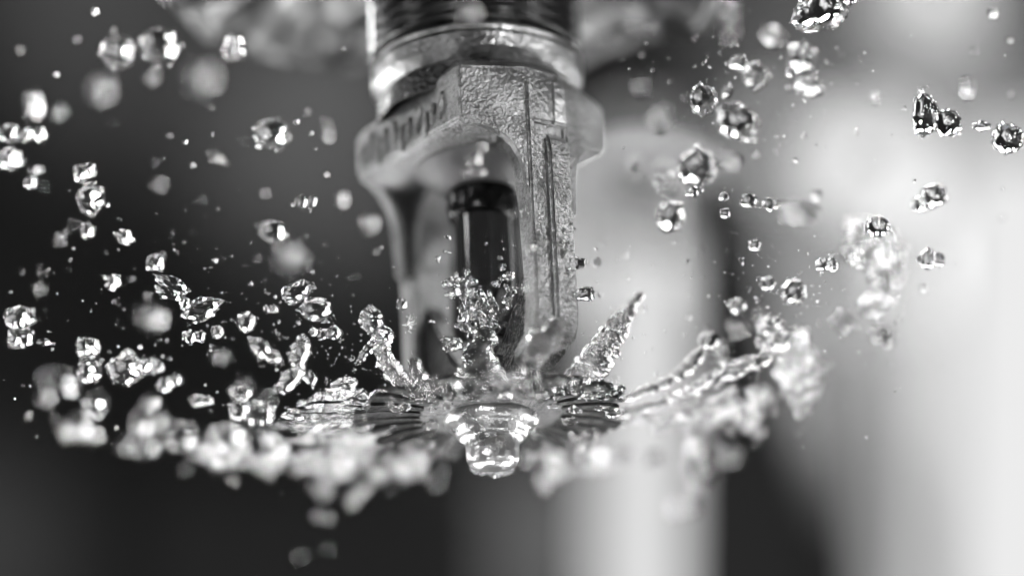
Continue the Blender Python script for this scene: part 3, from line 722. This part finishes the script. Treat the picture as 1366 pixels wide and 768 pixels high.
 (772, 351, 18, 16, -.7, 'lump', 'small ringed drop right of the near arm, upper one'),
 (796, 349, 10, 12, -1.4, 'round', 'pale dot right of the small ringed upper drop'),
 (781, 392, 24, 18, -.7, 'lump', 'small ringed drop right of the near arm, lower one'),
 (1024, 378, 22, 18, -.2, 'bubbly', 'small sharp drop left of the round sharp pair member', -20),
 (983, 408, 24, 20, -.1, 'lump', 'sharp drop above the ball-tipped strand'),
 (1060, 389, 32, 34, -.1, 'bubbly', 'round sharp drop, the largest above the faceted knot'),
 (1012, 420, 10, 18, 1.6, 'round', 'soft pale dot left of the faceted knot'),
 (985, 436, 20, 20, 1.8, 'round', 'soft pale drop between the strand ball and the faceted knot'),
 (962, 462, 18, 14, 1.8, 'round', 'pale smudge of a drop right of the strand ball'),
 (962, 484, 12, 14, 1.6, 'round', 'pale dot left end of the thick strand knot'),
 (873, 611, 20, 16, 2.6, 'bean', 'blurred bright drop right of the far splash'),
 (975, 606, 26, 22, 2.6, 'lump', 'dim blurred drop right of the bright clump under the bank'),
 (836, 606, 16, 14, 2.4, 'round', 'pale dot below the right tines'),
 (632, 214, 18, 20, -1.9, 'lump', 'bright blurred blob hovering in front of the bulb cap'),
 (643, 196, 12, 16, -1.8, 'round', 'ringed blurred dot above the bright blob at the bulb cap'),
 (642, 230, 11, 11, -1.8, 'round', 'ringed blurred dot at the upper edge of the bulb cap'),
 (623, 230, 14, 10, -1.8, 'round', 'dim ringed dot left of the one at the bulb cap edge'),
 (696, 283, 10, 10, -2.0, 'round', 'bright disc on the inner edge of the near arm, upper'),
 (697, 384, 9, 9, -2.0, 'round', 'bright disc on the inner edge of the near arm, lower'),
 (708, 331, 10, 16, -1.6, 'round', 'clear drop stuck to the middle of the near arm'),
 (627, 20, 22, 26, -3.6, 'round', 'white soft blob in front of the thread'),
 (666, 503, 24, 20, -1.9, 'round', 'clear bead on the near rim in front of the hub'),
 (686, 507, 28, 20, -1.85, 'bean', 'blocky clear bead right of the hub on the near rim'),
 (869, 38, 14, 13, .8, 'round', 'sharp-edged drop hanging off the right rim of the ceiling plate'),
 (848, 38, 22, 14, 1.6, 'bean', 'bright drop on the plate rim left of the sharp-edged one'),
 (820, 46, 14, 10, 2.2, 'round', 'soft drop on the plate rim, third from the thread'),
 (802, 55, 16, 12, 2.4, 'round', 'soft drop on the plate rim, nearest the thread'),
 (886, 18, 12, 8, 1.8, 'round', 'tilted bright bead high on the plate rim', -40),
]
random.seed(5)
for row in D:
    px, py, wp, hp, dz, kind, lab = row[:7]
    drop(px, py, wp, hp, dz, kind, lab, row[7] if len(row) > 7 else 0)

# --- tiny droplets nobody can tell apart, by zone
def scatter(n, x0, x1, y0, y1, d0, d1, s0, s1, label, group, name='tiny_droplet'):
    for _ in range(n):
        s = random.uniform(s0, s1)
        o = drop(random.uniform(x0, x1), random.uniform(y0, y1), s, s * random.uniform(.8, 1.3), random.uniform(d0, d1), 'round', label, random.uniform(0, 180), name, group)
        o['category'] = 'droplet'
random.seed(77)
scatter(60, 10, 520, 300, 600, -2.2, 1.6, 2, 5, 'tiny droplet of spray in the dark left of the sprinkler', 'tiny droplets left of the sprinkler')
scatter(45, 770, 1220, 320, 600, -1.8, 1.6, 2, 5, 'tiny droplet of spray in the grey right of the deflector', 'tiny droplets right of the deflector')
scatter(30, 830, 1360, 40, 310, -2.4, .5, 2.5, 6, 'tiny droplet of spray in the light upper right', 'tiny droplets in the upper right')
scatter(30, 20, 460, 40, 290, -2.6, -1.0, 3, 7, 'tiny blurred droplet in the dark upper left', 'tiny droplets in the upper left')
scatter(34, 570, 730, 300, 480, -1.5, -.6, 3, 7, 'tiny droplet in front of the glass bulb and arms', 'tiny droplets before the bulb')
scatter(36, 240, 620, 570, 655, 1.2, 2.4, 4, 9, 'bright blurred droplet of the bank beyond the left rim', 'blurred droplets beyond the left rim')
scatter(24, 690, 1080, 480, 610, .8, 2.0, 4, 9, 'bright blurred droplet of the bank beyond the right rim', 'blurred droplets beyond the right rim')
# mist finer than one could count
spray([(260, 440, -.6, 260, 130, 1.0, 260, .6, 1.6), (430, 470, -.4, 90, 90, .6, 120, .6, 1.5)], 'mist', 'mist of the finest specks left of the sprinkler', 61, 'mist')
spray([(1000, 420, -.5, 220, 120, 1.0, 240, .6, 1.6), (1050, 120, -.9, 200, 110, .8, 160, .6, 1.8)], 'mist', 'mist of the finest specks right of the sprinkler', 62, 'mist')
for k in range(12):
    o = bpy.data.objects.new('water_bead', random.choice(PROTO['round'])); COL.objects.link(o)
    o.location = TILT.to_matrix() @ Vector(uvz(1.225, random.uniform(.02, .2), random.uniform(-.6, .95)))
    q = random.uniform(.014, .034); o.scale = (q * .7, q, q * random.uniform(1, 1.7)); o.rotation_euler = (0, 0, ANG)
    tag(o, 'tiny bead of water clinging to the outer rib of the near arm', 'droplet', 'beads on the near frame arm')
# beads of water on the underside of the deflector
for k in range(46):
    a = random.uniform(0, 2 * math.pi); r = random.uniform(.55, 1.25)
    p = spr.matrix_basis.to_3x3() @ Vector((r * math.cos(a), r * math.sin(a), -1.32 - .05 * (r - .6)))
    o = bpy.data.objects.new('water_bead', random.choice(PROTO['round'])); COL.objects.link(o)
    o.location = TILT.to_matrix() @ Vector((r * math.cos(a), r * math.sin(a), -1.335 - .05 * (r - .6)))
    s = random.uniform(.022, .06); o.scale = (s * random.uniform(1, 1.8), s, s * .8); o.rotation_euler = (0, 0, a)
    tag(o, 'small clear bead of water clinging under the deflector', 'droplet', 'beads under the deflector')
